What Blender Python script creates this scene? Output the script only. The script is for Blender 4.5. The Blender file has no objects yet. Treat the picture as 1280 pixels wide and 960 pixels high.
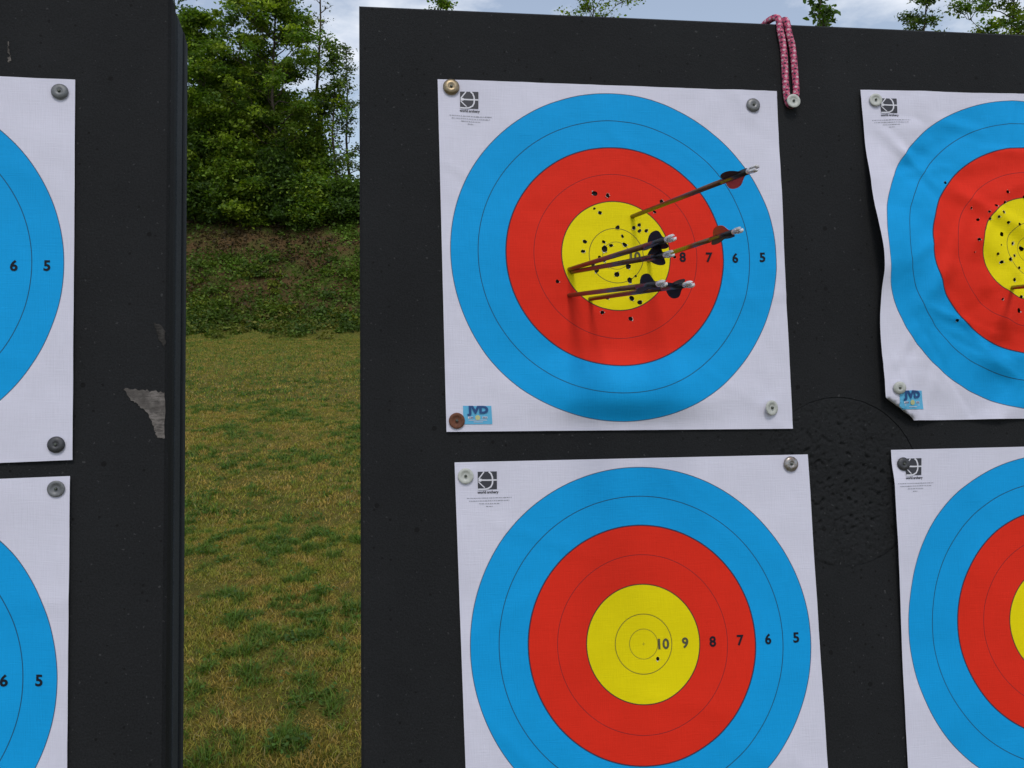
import bpy, bmesh, math, random
import numpy as np
from mathutils import Matrix, Vector, noise
from mathutils.geometry import delaunay_2d_cdt, barycentric_transform
from mathutils.bvhtree import BVHTree
rad = math.radians
scene = bpy.context.scene
COL = scene.collection

# ------------------------------------------------------------------ camera
FPX = 1045.6                       # focal length in pixels of a 1280 px wide picture
PITCH = rad(5.74)                  # the phone looks slightly down
CAM_H = 1.48
cam_data = bpy.data.cameras.new('camera')
cam_data.sensor_fit = 'HORIZONTAL'; cam_data.sensor_width = 36.0
cam_data.lens = 36.0*FPX/1280.0
cam_data.clip_start = 0.02; cam_data.clip_end = 2000
cam = bpy.data.objects.new('camera', cam_data); COL.objects.link(cam)
cam.location = (0, 0, CAM_H); cam.rotation_euler = (rad(90)-PITCH, 0, 0)
scene.camera = cam

# ------------------------------------------------------------------ sky and sun
SUN_EL, SUN_AZ = rad(60), rad(180-4)      # azimuth from +Y clockwise: behind the photographer
world = bpy.data.worlds.new('World'); scene.world = world; world.use_nodes = True
wn, wl = world.node_tree.nodes, world.node_tree.links
wn.clear()
w_out = wn.new('ShaderNodeOutputWorld'); w_bg = wn.new('ShaderNodeBackground')
w_bg.inputs['Strength'].default_value = 0.13
sky = wn.new('ShaderNodeTexSky'); sky.sky_type = 'NISHITA'; sky.sun_disc = False
sky.sun_elevation = SUN_EL; sky.sun_rotation = SUN_AZ
sky.air_density = 1.0; sky.dust_density = 1.0; sky.ozone_density = 1.5
tc = wn.new('ShaderNodeTexCoord'); mp = wn.new('ShaderNodeMapping'); mp.inputs['Scale'].default_value = (1, 1, 2.2)
cn = wn.new('ShaderNodeTexNoise'); cn.inputs['Scale'].default_value = 3.2; cn.inputs['Detail'].default_value = 7; cn.inputs['Roughness'].default_value = .55
cr = wn.new('ShaderNodeValToRGB'); cr.color_ramp.elements[0].position = .48; cr.color_ramp.elements[1].position = .64
mx = wn.new('ShaderNodeMix'); mx.data_type = 'RGBA'; mx.inputs['B'].default_value = (9.2, 9.4, 9.8, 1)
wl.new(tc.outputs['Generated'], mp.inputs['Vector']); wl.new(mp.outputs['Vector'], cn.inputs['Vector'])
wl.new(cn.outputs['Fac'], cr.inputs['Fac']); wmr = wn.new('ShaderNodeMapRange'); wmr.inputs['To Min'].default_value = .20; wl.new(cr.outputs['Color'], wmr.inputs['Value']); wl.new(wmr.outputs[0], mx.inputs['Factor'])
wl.new(sky.outputs['Color'], mx.inputs['A']); wl.new(mx.outputs['Result'], w_bg.inputs['Color'])
wl.new(w_bg.outputs['Background'], w_out.inputs['Surface'])
sun_d = bpy.data.lights.new('sun', 'SUN'); sun_d.energy = 1.35; sun_d.angle = rad(14); sun_d.color = (1, .96, .9)
sun = bpy.data.objects.new('sun', sun_d); COL.objects.link(sun); sun.location = (0, -3, 20)
sdir = Vector((math.cos(SUN_EL)*math.sin(SUN_AZ), math.cos(SUN_EL)*math.cos(SUN_AZ), math.sin(SUN_EL)))
sun.rotation_euler = sdir.to_track_quat('Z', 'Y').to_euler()
vs = scene.view_settings
vs.view_transform = 'Standard'; vs.look = 'None'; vs.gamma = 1; vs.exposure = -0.11; vs.use_curve_mapping = False

# ------------------------------------------------------------------ helpers
def mesh_obj(name, verts, faces, mat=None, parent=None, smooth=False):
    me = bpy.data.meshes.new(name)
    me.from_pydata([tuple(v) for v in verts], [], [tuple(f) for f in faces]); me.update()
    if mat: me.materials.append(mat)
    if smooth: me.polygons.foreach_set('use_smooth', [True]*len(me.polygons))
    o = bpy.data.objects.new(name, me); COL.objects.link(o)
    if parent: o.parent = parent
    return o
def np_mesh(name, V, F, mat, parent=None, colors=None, smooth=False):
    """V (n,3), F (m,k) with k = 3 or 4"""
    me = bpy.data.meshes.new(name); k = F.shape[1]
    me.vertices.add(len(V)); me.vertices.foreach_set('co', np.asarray(V, np.float32).ravel())
    me.loops.add(F.size); me.loops.foreach_set('vertex_index', F.astype(np.int32).ravel())
    me.polygons.add(len(F)); me.polygons.foreach_set('loop_start', np.arange(0, F.size, k, dtype=np.int32))
    me.polygons.foreach_set('loop_total', np.full(len(F), k, np.int32))
    if colors is not None:
        a = me.color_attributes.new('tint', 'FLOAT_COLOR', 'POINT')
        c4 = np.ones((len(V), 4), np.float32); c4[:, :3] = colors
        a.data.foreach_set('color', c4.ravel())
    me.update(calc_edges=True); me.validate()
    if smooth: me.polygons.foreach_set('use_smooth', [True]*len(me.polygons))
    me.materials.append(mat)
    o = bpy.data.objects.new(name, me); COL.objects.link(o)
    if parent: o.parent = parent
    return o
def empty(name, M=None):
    o = bpy.data.objects.new(name, None); o.empty_display_size = .1; COL.objects.link(o)
    if M is not None: o.matrix_world = M
    return o
def tag(o, label=None, cat=None, group=None, kind=None):
    for k, v in (('label', label), ('category', cat), ('group', group), ('kind', kind)):
        if v: o[k] = v
    return o
class NT:
    """tiny node-tree helper"""
    def __init__(s, name):
        s.m = bpy.data.materials.new(name); s.m.use_nodes = True
        s.n, s.l = s.m.node_tree.nodes, s.m.node_tree.links
        s.b = s.n['Principled BSDF']; s.out = s.n['Material Output']
    def val(s, x, inp):
        if hasattr(x, 'links') or isinstance(x, bpy.types.NodeSocket): s.l.new(x, inp)
        elif isinstance(x, tuple) and len(x) == 3 and len(inp.default_value) == 4: inp.default_value = (*x, 1)
        else: inp.default_value = x
    def math(s, op, a, b=None, c=None):
        n = s.n.new('ShaderNodeMath'); n.operation = op
        for i, x in enumerate((a, b, c)):
            if x is not None: s.val(x, n.inputs[i])
        return n.outputs[0]
    def mix(s, f, a, b, bt='MIX'):
        n = s.n.new('ShaderNodeMix'); n.data_type = 'RGBA'; n.blend_type = bt
        s.val(f, n.inputs['Factor']); s.val(a, n.inputs['A']); s.val(b, n.inputs['B'])
        return n.outputs['Result']
    def noise(s, vec, scale, detail=4, rough=.5, scl=None, out='Fac'):
        if scl:
            m = s.n.new('ShaderNodeMapping'); m.inputs['Scale'].default_value = scl; s.l.new(vec, m.inputs['Vector']); vec = m.outputs[0]
        n = s.n.new('ShaderNodeTexNoise'); n.inputs['Scale'].default_value = scale
        n.inputs['Detail'].default_value = detail; n.inputs['Roughness'].default_value = rough
        s.l.new(vec, n.inputs['Vector']); return n.outputs[out]
    def voronoi(s, vec, scale, out='Distance', rnd=1):
        n = s.n.new('ShaderNodeTexVoronoi'); n.inputs['Scale'].default_value = scale; n.inputs['Randomness'].default_value = rnd
        s.l.new(vec, n.inputs['Vector']); return n.outputs[out]
    def ramp(s, x, p0, p1):
        n = s.n.new('ShaderNodeMapRange'); n.inputs['From Min'].default_value = p0; n.inputs['From Max'].default_value = p1
        s.l.new(x, n.inputs['Value']); return n.outputs[0]
    def coord(s, k='Object'):
        return s.n.new('ShaderNodeTexCoord').outputs[k]
    def bump(s, h, strength, dist):
        n = s.n.new('ShaderNodeBump'); n.inputs['Strength'].default_value = strength; n.inputs['Distance'].default_value = dist
        s.l.new(h, n.inputs['Height']); s.l.new(n.outputs[0], s.b.inputs['Normal'])
    def set(s, **k):
        for a, v in k.items(): s.val(v, s.b.inputs[a.replace('_', ' ')])
        return s
def plain(name, col, rough=.6, metal=0., spec=.5, var=.12, scale=60):
    t = NT(name); c = t.coord(); n = t.noise(c, scale, 4)
    k = t.math('MULTIPLY_ADD', n, 2*var, 1-var)
    t.set(Base_Color=t.mix(1.0, tuple(col), k, 'MULTIPLY'), Roughness=rough, Metallic=metal)
    t.b.inputs['Specular IOR Level'].default_value = spec
    return t.m

# ------------------------------------------------------------------ frames of the two butts (fitted to the target rings)
fwd = Vector((0, math.cos(PITCH), -math.sin(PITCH))); up = Vector((0, math.sin(PITCH), math.cos(PITCH)))
def cam2world_dir(c): return Vector((c[0], 0, 0)) - up*c[1] + fwd*c[2]
CAMP = Vector((0, 0, CAM_H))
yaw, pit, rol = -.1175, -.1105, -.0096
Rm = Matrix.Rotation(yaw, 3, 'Y') @ Matrix.Rotation(pit, 3, 'X') @ Matrix.Rotation(rol, 3, 'Z')
T = Vector((.148993, -.183532, 1.199768))
U = cam2world_dir(Rm.col[0]); Vv = -cam2world_dir(Rm.col[1]); Nn = U.cross(Vv)
O = CAMP + cam2world_dir(T)
def frame(o, u, v):
    n = u.cross(v)
    M = Matrix((u, v, n)).transposed().to_4x4(); M.translation = o; return M
FR = frame(O, U, Vv)                                  # right butt: local x along, y up the face, z out of the face
r1 = Matrix.Rotation(rad(.75), 3, Nn)
u2, v2 = r1 @ U, r1 @ Vv
r2 = Matrix.Rotation(rad(-5.0), 3, v2)
r2b = Matrix.Rotation(rad(5.0), 3, v2)
u_a, u_b = r2 @ u2, r2b @ u2
u2 = u_a if (u_a.dot(Nn) < u_b.dot(Nn)) else u_b      # going left comes towards the viewer
FL = frame(O + U*(-.6155), u2, v2)                    # left butt, origin on its right edge
def px_dir(x, y):
    return cam2world_dir(Vector(((x-640)/FPX, (y-480)/FPX, 1.0)))
def on_plane(M, x, y, h=0.0):
    """pixel of the photograph -> local x,y on the butt face (h above it)"""
    o, n = M.translation + M.col[2].to_3d()*h, M.col[2].to_3d()
    d = px_dir(x, y); s = (o-CAMP).dot(n)/d.dot(n)
    q = M.inverted() @ (CAMP + d*s); return Vector((q.x, q.y))
def ground_at(x, y, z=0):
    d = px_dir(x, y); s = (z-CAM_H)/d.z; return CAMP + d*s
def at_depth(x, y, Y):
    d = px_dir(x, y); return CAMP + d*(Y/d.y)

# ------------------------------------------------------------------ materials
def foam_mat(name, col, rough_amt, pit_thr):
    t = NT(name); c = t.coord()
    grain = t.noise(c, 420, 3, .7); mid = t.noise(c, 55, 5, .65); big = t.noise(c, 6, 4, .6)
    dv = t.n.new('ShaderNodeVectorMath'); dv.operation = 'DISTANCE'; t.l.new(c, dv.inputs[0]); dv.inputs[1].default_value = (0, .69, 0)
    mr = t.n.new('ShaderNodeMapRange'); mr.inputs['From Min'].default_value = .10; mr.inputs['From Max'].default_value = .42
    mr.inputs['To Min'].default_value = min(pit_thr, .55); mr.inputs['To Max'].default_value = pit_thr+.07; t.l.new(dv.outputs['Value'], mr.inputs['Value'])
    thr = t.math('ADD', mr.outputs[0], t.math('MULTIPLY_ADD', t.noise(c, 5, 3), .5, -.25))          # old arrow holes gather round the middle
    v = t.voronoi(c, 38); sel = t.voronoi(c, 38, 'Color')
    sx = t.n.new('ShaderNodeSeparateColor'); t.l.new(sel, sx.inputs[0])
    pit = t.math('MULTIPLY', t.math('LESS_THAN', v, .13), t.math('GREATER_THAN', sx.outputs[0], thr))
    streak = t.noise(c, 1, 4, .6, scl=(9, 2.2, 1))
    k = t.math('ADD', t.math('MULTIPLY_ADD', t.ramp(grain, .3, .7), .75, .30), t.math('MULTIPLY_ADD', t.math('ADD', big, streak), .55, -.25))
    colr = t.mix(1.0, col, k, 'MULTIPLY')
    v2 = t.voronoi(c, 95); s2 = t.n.new('ShaderNodeSeparateColor'); t.l.new(t.voronoi(c, 95, 'Color'), s2.inputs[0])
    pit2 = t.math('MULTIPLY', t.math('LESS_THAN', v2, .17), t.math('GREATER_THAN', s2.outputs[0], thr))
    pit = t.math('MAXIMUM', pit, pit2)
    colr = t.mix(t.math('MULTIPLY', pit, .85), colr, (.005, .005, .005))
    speck = t.math('GREATER_THAN', t.noise(c, 160, 2, .5), .715)
    colr = t.mix(t.math('MULTIPLY', speck, .3), colr, (.12, .12, .12))
    t.set(Base_Color=colr, Roughness=.88)
    t.b.inputs['Specular IOR Level'].default_value = .22
    h = t.math('ADD', t.math('MULTIPLY', grain, .35), t.math('MULTIPLY', mid, rough_amt))
    h = t.math('SUBTRACT', h, t.math('MULTIPLY', pit, 2.0))
    t.bump(h, .75, .0026)
    return t.m
FOAM = foam_mat('black_foam', (.0138, .0145, .0155), .6, .80)
FOAM_L = foam_mat('skylit_foam_edge', (.022, .025, .028), .6, .99)  # paler than the face: skylight on the sides painted into the colour
FOAM_P = foam_mat('black_foam_plug', (.0140, .0147, .0156), .9, .60)
FOAM_L2 = foam_mat('skylit_foam_edge_pale', (.055, .062, .068), .6, .99)  # alternate layers painted paler still, to set them apart
def pale_foam_mat(name, col):
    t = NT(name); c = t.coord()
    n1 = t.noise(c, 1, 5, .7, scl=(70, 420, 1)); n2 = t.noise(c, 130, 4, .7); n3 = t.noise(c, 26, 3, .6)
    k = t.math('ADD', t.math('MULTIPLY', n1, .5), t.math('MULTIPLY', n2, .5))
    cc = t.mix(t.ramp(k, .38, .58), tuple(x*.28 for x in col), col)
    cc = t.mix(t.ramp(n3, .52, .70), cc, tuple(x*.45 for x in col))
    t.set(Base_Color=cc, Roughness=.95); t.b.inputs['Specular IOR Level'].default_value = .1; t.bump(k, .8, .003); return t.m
FOAM_PALE = pale_foam_mat('pale_foam', (.20, .18, .165))
def paper_mat():
    t = NT('printed_target_paper')
    uv = t.n.new('ShaderNodeUVMap'); uv.uv_map = 'UVMap'; c = uv.outputs[0]
    ln = t.n.new('ShaderNodeVectorMath'); ln.operation = 'LENGTH'; t.l.new(c, ln.inputs[0]); r = ln.outputs['Value']
    col = (.715, .70, .805)
    for R_, k in ((.24, (.007, .355, .77)), (.16, (.78, .030, .013)), (.08, (.86, .71, .003))):
        col = t.mix(t.math('LESS_THAN', r, R_), col, k)
    for R_, w, a in ((.24, .0006, .75), (.20, .0006, .8), (.16, .0010, .85), (.12, .0005, .6), (.08, .0008, .85), (.04, .0006, .75), (.02, .0005, .65)):
        m = t.math('LESS_THAN', t.math('ABSOLUTE', t.math('SUBTRACT', r, R_)), w)
        col = t.mix(t.math('MULTIPLY', m, a), col, (.02, .02, .035))
    sp = t.n.new('ShaderNodeSeparateXYZ'); t.l.new(c, sp.inputs[0])
    for i, j in ((0, 1), (1, 0)):
        m = t.math('MULTIPLY', t.math('LESS_THAN', t.math('ABSOLUTE', sp.outputs[i]), .00035), t.math('LESS_THAN', t.math('ABSOLUTE', sp.outputs[j]), .0022))
        col = t.mix(t.math('MULTIPLY', m, .6), col, (.05, .05, .03))
    # woven reinforcement: fine threads along both directions
    w1 = t.noise(c, 1, 2, .6, scl=(700, 28, 1)); w2 = t.noise(c, 1, 2, .6, scl=(28, 700, 1))
    big = t.noise(c, 9, 3, .5)
    wv = t.math('ADD', w1, w2)
    k = t.math('ADD', t.math('MULTIPLY_ADD', wv, .12, .82), t.math('MULTIPLY_ADD', big, .16, -.02))
    t.set(Base_Color=t.mix(1.0, col, k, 'MULTIPLY'), Roughness=.62)
    t.b.inputs['Specular IOR Level'].default_value = .10
    t.bump(t.math('ADD', wv, t.math('MULTIPLY', t.noise(c, 60, 5, .6), .8)), .35, .0008)
    tr = t.n.new('ShaderNodeBsdfTranslucent'); t.val((.5, .5, .52), tr.inputs['Color'])
    ms = t.n.new('ShaderNodeMixShader'); ms.inputs[0].default_value = .06
    t.l.new(t.b.outputs[0], ms.inputs[1]); t.l.new(tr.outputs[0], ms.inputs[2]); t.l.new(ms.outputs[0], t.out.inputs['Surface'])
    return t.m
PAPER = paper_mat()
INK = plain('dark_grey_print', (.035, .035, .045), .6)
INK_NUM = plain('number_print', (.010, .012, .02), .7, spec=.15)
INK_SOFT = plain('pale_print', (.30, .30, .34), .6)
WHITE = plain('white_print', (.66, .65, .70), .6)
TORN = plain('torn_paper', (.62, .60, .55), .8)
LOGO_B = plain('light_blue_print', (.10, .42, .66), .6)
LOGO_D = plain('navy_print', (.006, .06, .20), .6)
LOGO_Y = plain('olive_yellow_print', (.50, .52, .25), .6)

# ------------------------------------------------------------------ the two foam butts
def fbm(x, y, z, o=3):
    s, a = 0, 1
    for i in range(o): s += a*noise.noise(Vector((x, y, z+7.3*i))); x *= 2.1; y *= 2.1; a *= .5
    return s
def smooth(a, b, x):
    t = min(1, max(0, (x-a)/(b-a))); return t*t*(3-2*t)
DEPTH = (.030, .023, .042, .016, .029)
def bevel_box(name, x0, x1, y0, y1, z0, z1, mat, parent, bev=.004):
    bm = bmesh.new(); bmesh.ops.create_cube(bm, size=1)
    for v in bm.verts: v.co = Vector(((x0+x1)/2+v.co.x*(x1-x0), (y0+y1)/2+v.co.y*(y1-y0), (z0+z1)/2+v.co.z*(z1-z0)))
    bmesh.ops.bevel(bm, geom=bm.edges[:], offset=bev, segments=2, affect='EDGES', profile=.5)
    me = bpy.data.meshes.new(name); bm.to_mesh(me); bm.free(); me.materials.append(mat)
    o = bpy.data.objects.new(name, me); COL.objects.link(o); o.parent = parent; return o
def slab_with_hole(name, x0, x1, y0, y1, z0, z1, cx, cy, R_, mat, parent):
    n = 72; e = .004
    outer = [(x0+e, y0+e), (x1-e, y0+e), (x1-e, y1-e), (x0+e, y1-e)]
    pts = outer + [(cx+R_*math.cos(2*math.pi*i/n), cy+R_*math.sin(2*math.pi*i/n)) for i in range(n)]
    ed = [(0, 1), (1, 2), (2, 3), (3, 0)] + [(4+i, 4+(i+1) % n) for i in range(n)]
    vo, _, fo, *_ = delaunay_2d_cdt([Vector(p) for p in pts], ed, [], 1, 1e-6)
    V = [(p.x, p.y, z1) for p in vo]; F = []
    for f in fo:
        m = sum((vo[i] for i in f), Vector((0, 0)))/len(f)
        if (m-Vector((cx, cy))).length > R_*.995: F.append(list(f))
    V = [tuple(p)+(z1,) for p in pts] if len(vo) != len(pts) else V
    b = len(V)
    V += [(x0, y0, z1-e), (x1, y0, z1-e), (x1, y1, z1-e), (x0, y1, z1-e), (x0, y0, z0), (x1, y0, z0), (x1, y1, z0), (x0, y1, z0)]
    for i in range(4):
        j = (i+1) % 4
        F += [(i, b+i, b+j, j), (b+i, b+4+i, b+4+j, b+j)]
    F.append((b+7, b+6, b+5, b+4))
    c = len(V); V += [(p[0], p[1], z0+.002) for p in pts[4:]]
    F += [(4+i, 4+(i+1) % n, c+(i+1) % n, c+i) for i in range(n)]
    F.append(tuple(c+i for i in range(n)))
    o = mesh_obj(name, V, F, mat, parent)
    bm = bmesh.new(); bm.from_mesh(o.data); bmesh.ops.recalc_face_normals(bm, faces=bm.faces[:]); bm.to_mesh(o.data); bm.free()
    return o
WOOD = plain('weathered_timber', (.22, .15, .09), .8, var=.3, scale=14)
def butt(M, x0, x1, y0, y1, label, seed):
    rng = random.Random(seed)
    base = M @ Matrix.Translation(((x0+x1)/2, y0, 0))
    root = empty('foam_butt', base); tag(root, label, 'archery butt', 'black foam archery butts')
    W = (x1-x0)/2; H = y1-y0; cy = H/2; z = 0
    for i, d in enumerate(DEPTH):
        j = [rng.uniform(-.0016, .0016) for _ in range(4)]
        if i == 0: slab_with_hole('foam_layer', -W, W, 0, H, -d+.0006, 0, 0, cy, .1210, FOAM, root)
        else: bevel_box('foam_layer', -W+j[0], W+j[1], j[2], H+j[3]-.002, z-d+.0026, z, FOAM_L2 if i % 2 == 0 else FOAM_L, root, .0012)
        z -= d
    # round replaceable core, its face chewed up by arrows
    Rp, n = .1206, 150; V, F, ix = [], [], {}
    for j in range(-n//2, n//2+1):
        for i in range(-n//2, n//2+1):
            x, y = i*2*Rp/n, j*2*Rp/n; r = math.hypot(x, y)
            if r > Rp+2*Rp/n: continue
            if r > Rp*.985: x, y = x*Rp/r, y*Rp/r
            q = Vector((x*185, y*185, seed)); e = noise.noise(q*.9+Vector((9, 3, 1))); g = noise.noise(q*1.7+Vector((4, 8, 2)))
            h = .0010*noise.noise(q*.25)+.0010*g-(.0028*max(0, e-.16)/.4+.0020*max(0, g-.36)/.3)*(.35+.65*smooth(Rp, Rp*.35, r+.02*noise.noise(q*.12)))
            if r > Rp*.985: h = -.0010
            ix[i, j] = len(V); V.append((x, cy+y, h-.0003))
    for (i, j), a in ix.items():
        q = [ix.get(k) for k in ((i+1, j), (i+1, j+1), (i, j+1))]
        if None not in q: F.append((a, *q))
    mesh_obj('core_plug', V, F, FOAM_P, root, True)
    # timber stand: two front posts, two back struts, two rails
    inv = base.inverted()
    def post(p, q, w, nm):
        p, q = Vector(p), Vector(q); d = (q-p).normalized(); s = d.cross(Vector((0, 1, .01))).normalized()*w; t_ = d.cross(s).normalized()*w
        V = [inv @ (a+s*i+t_*j) for a in (p, q) for i, j in ((-1, -1), (1, -1), (1, 1), (-1, 1))]
        mesh_obj(nm, V, [(0, 3, 2, 1), (4, 5, 6, 7), (0, 1, 5, 4), (1, 2, 6, 5), (2, 3, 7, 6), (3, 0, 4, 7)], WOOD, root)
    back = -sum(DEPTH)-.034
    for sx in (-.42, .42):
        lo = base @ Vector((sx, -.03, back)); hi = base @ Vector((sx, H*.86, back))
        drop = (lo-hi).normalized(); k = lo.z/-drop.z
        post(lo+drop*k, hi, .03, 'stand_leg')
        h2 = base @ Vector((sx*.9, H*.74, back-.062)); post((h2.x+.02*sx, h2.y+.62, 0.0), h2, .028, 'stand_strut')
    a = base @ Vector((-W*.8, -.032, -sum(DEPTH)/2-.012)); b = base @ Vector((W*.8, -.032, -sum(DEPTH)/2-.012))
    post(a, b, .03, 'stand_rail')
    return root, base
right_butt, RB = butt(FR, -.3623, 1.0023, -1.02, .3646, 'large black foam butt with four target sheets and a cord over its top', 3)
left_butt, LB = butt(FL, -1.36, 0.0, -1.025, .368, 'black foam butt cut off by the left picture edge, showing its laminated side', 8)

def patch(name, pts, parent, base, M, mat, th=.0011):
    """pale spot: a thin ragged skin lying on the foam"""
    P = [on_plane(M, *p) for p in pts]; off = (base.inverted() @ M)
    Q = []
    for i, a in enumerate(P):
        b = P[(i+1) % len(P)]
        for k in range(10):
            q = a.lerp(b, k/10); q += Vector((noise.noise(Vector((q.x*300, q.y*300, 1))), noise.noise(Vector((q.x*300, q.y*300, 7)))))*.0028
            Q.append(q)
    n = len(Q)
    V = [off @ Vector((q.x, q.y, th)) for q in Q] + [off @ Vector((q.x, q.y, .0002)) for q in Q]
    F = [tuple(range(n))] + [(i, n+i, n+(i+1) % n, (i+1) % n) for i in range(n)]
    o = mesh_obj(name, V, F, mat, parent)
    o['label'] = 'pale mottled spot on the black foam'
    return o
patch('pale_patch', [(155, 487), (170, 486), (190, 489), (206, 491), (206, 548), (196, 547), (192, 533), (186, 518), (176, 508), (163, 499)], left_butt, LB, FL, FOAM_PALE)  # pale grey-brown mottled patch beside the right edge
FOAM_PALE2 = pale_foam_mat('faintly_pale_foam', (.060, .056, .052))
patch('pale_patch', [(192, 402), (200, 407), (206, 412), (206, 434), (200, 426)], left_butt, LB, FL, FOAM_PALE2)
patch('pale_patch', [(9, 52), (11, 52), (11, 66), (14, 72), (12, 79), (9, 74), (12, 70)], left_butt, LB, FL, FOAM_PALE, .0008)  # small white scratch in the foam

# ------------------------------------------------------------------ target faces
def creases(seed, n, amp, w, smin=-.25, smax=.25):
    r = random.Random(seed); L = []
    for _ in range(n):
        x, y, a = r.uniform(smin, smax), r.uniform(-.25, .25), r.uniform(0, math.pi); l = r.uniform(.04, .13)
        L.append((x, y, math.cos(a), math.sin(a), l, r.uniform(.5, 1)*amp*r.choice((1, 1, -.6)), r.uniform(.6, 1.4)*w))
    def f(s, t):
        h = 0
        for x, y, c, d, l, am, ww in L:
            p = (s-x)*c+(t-y)*d; q = abs(-(s-x)*d+(t-y)*c)
            if abs(p) < l and q < ww: h += am*(1-q/ww)*(1-(p/l)**2)
        return h
    return f
class Face:
    """a printed sheet: map from sheet coordinates (s,t in metres, 0,0 = ring centre) to the butt face"""
    def __init__(self, M, centre, corners, hfun, warp=None, size=.2525):
        self.fold = None; self.M, self.c, self.k, self.h, self.warp, self.e = M, Vector(centre), [Vector(c) for c in corners], hfun, warp, size
        m = self._bil(0, 0); self.off = self.c-m
    def _bil(self, s, t):
        a, b = (s/self.e+1)/2, (t/self.e+1)/2
        tl, tr, br, bl = self.k
        return (tl*(1-a)+tr*a)*b+(bl*(1-a)+br*a)*(1-b)
    def __call__(self, s, t, dz=0):
        under = None
        if self.fold:                                          # corner tucked back under the sheet
            d = self.fold(s, t)
            if d < 0:
                s, t = s-self.fold.n.x*1.8*d, t-self.fold.n.y*1.8*d; under = min(.010, .0022-d*.18)
        p = self._bil(s, t); w = max(0, 1-max(abs(s), abs(t))/self.e)
        p = p+self.off*min(1, w*4)
        if self.warp: p = p+Vector(self.warp(s, t))
        p = p-self.c; z = self.h(s, t)+dz
        if under is not None: z = max(.0008, self.h(s, t)-under-dz*.5)
        return Vector((p.x, p.y, z))
    def st(self, p):
        """inverse: local butt coords -> s,t"""
        s, t = p.x-self.c.x, p.y-self.c.y
        for _ in range(12):
            q = self(s, t); s += p.x-self.c.x-q.x; t += p.y-self.c.y-q.y
        return s, t
def text_geo(body, size, bold=0.0):
    cu = bpy.data.curves.new('t', 'FONT'); cu.body = body; cu.size = size; cu.align_x = 'CENTER'; cu.align_y = 'CENTER'
    cu.offset = bold; cu.resolution_u = 3
    o = bpy.data.objects.new('t', cu); COL.objects.link(o)
    dg = bpy.context.evaluated_depsgraph_get(); me = o.evaluated_get(dg).to_mesh()
    V = [v.co.copy() for v in me.vertices]; F = [tuple(p.vertices) for p in me.polygons]
    o.evaluated_get(dg).to_mesh_clear(); bpy.data.objects.remove(o); bpy.data.curves.remove(cu)
    ys = [v.y for v in V]; xs = [v.x for v in V]
    c = Vector(((min(xs)+max(xs))/2, (min(ys)+max(ys))/2, 0))
    return [v-c for v in V], F
GEO = {k: text_geo(k, .0190, .00055) for k in ('5', '6', '7', '8', '9', '10')}
GEO['world archery'] = text_geo('world archery', .0050, .00016)
GEO['JVD'] = text_geo('JVD', .0140, .0008)
def printed(face, name, V, F, s0, t0, mat, parent, dz=.0006, a=0.0, sx=1.0):
    c, d = math.cos(a), math.sin(a)
    W = []
    for v in V:                                                # lay the ink on the actual creased sheet
        _, _, fi, _ = face.bvh.find_nearest(Vector((s0+(v.x*sx*c-v.y*d), t0+(v.x*sx*d+v.y*c), 0)))
        q = Vector((s0+(v.x*sx*c-v.y*d), t0+(v.x*sx*d+v.y*c), 0)); i, j, k = face.tris[fi]; A, B = face.flat, face.pos
        p = barycentric_transform(q, A[i], A[j], A[k], B[i], B[j], B[k]); n = (B[j]-B[i]).cross(B[k]-B[i]).normalized()
        W.append(p+n*dz)
    return mesh_obj(name, W, F, mat, parent)
def grid_geo(w, h, n):
    V = [Vector((-w/2+w*i/n, -h/2+h*j/n, 0)) for j in range(n+1) for i in range(n+1)]
    F = [(j*(n+1)+i, j*(n+1)+i+1, (j+1)*(n+1)+i+1, (j+1)*(n+1)+i) for j in range(n) for i in range(n)]
    return V, F
def stroke(pts, w):
    V, F = [], []
    for i, p in enumerate(pts):
        a, b = pts[max(0, i-1)], pts[min(len(pts)-1, i+1)]
        d = Vector((b[0]-a[0], b[1]-a[1])).normalized(); n = Vector((-d.y, d.x))*w/2
        V += [Vector((p[0]+n.x, p[1]+n.y, 0)), Vector((p[0]-n.x, p[1]-n.y, 0))]
        if i: F.append((2*i-2, 2*i-1, 2*i+1, 2*i))
    return V, F
def join_geo(L):
    V, F = [], []
    for v, f in L: F += [tuple(i+len(V) for i in q) for q in f]; V += v
    return V, F
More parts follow.
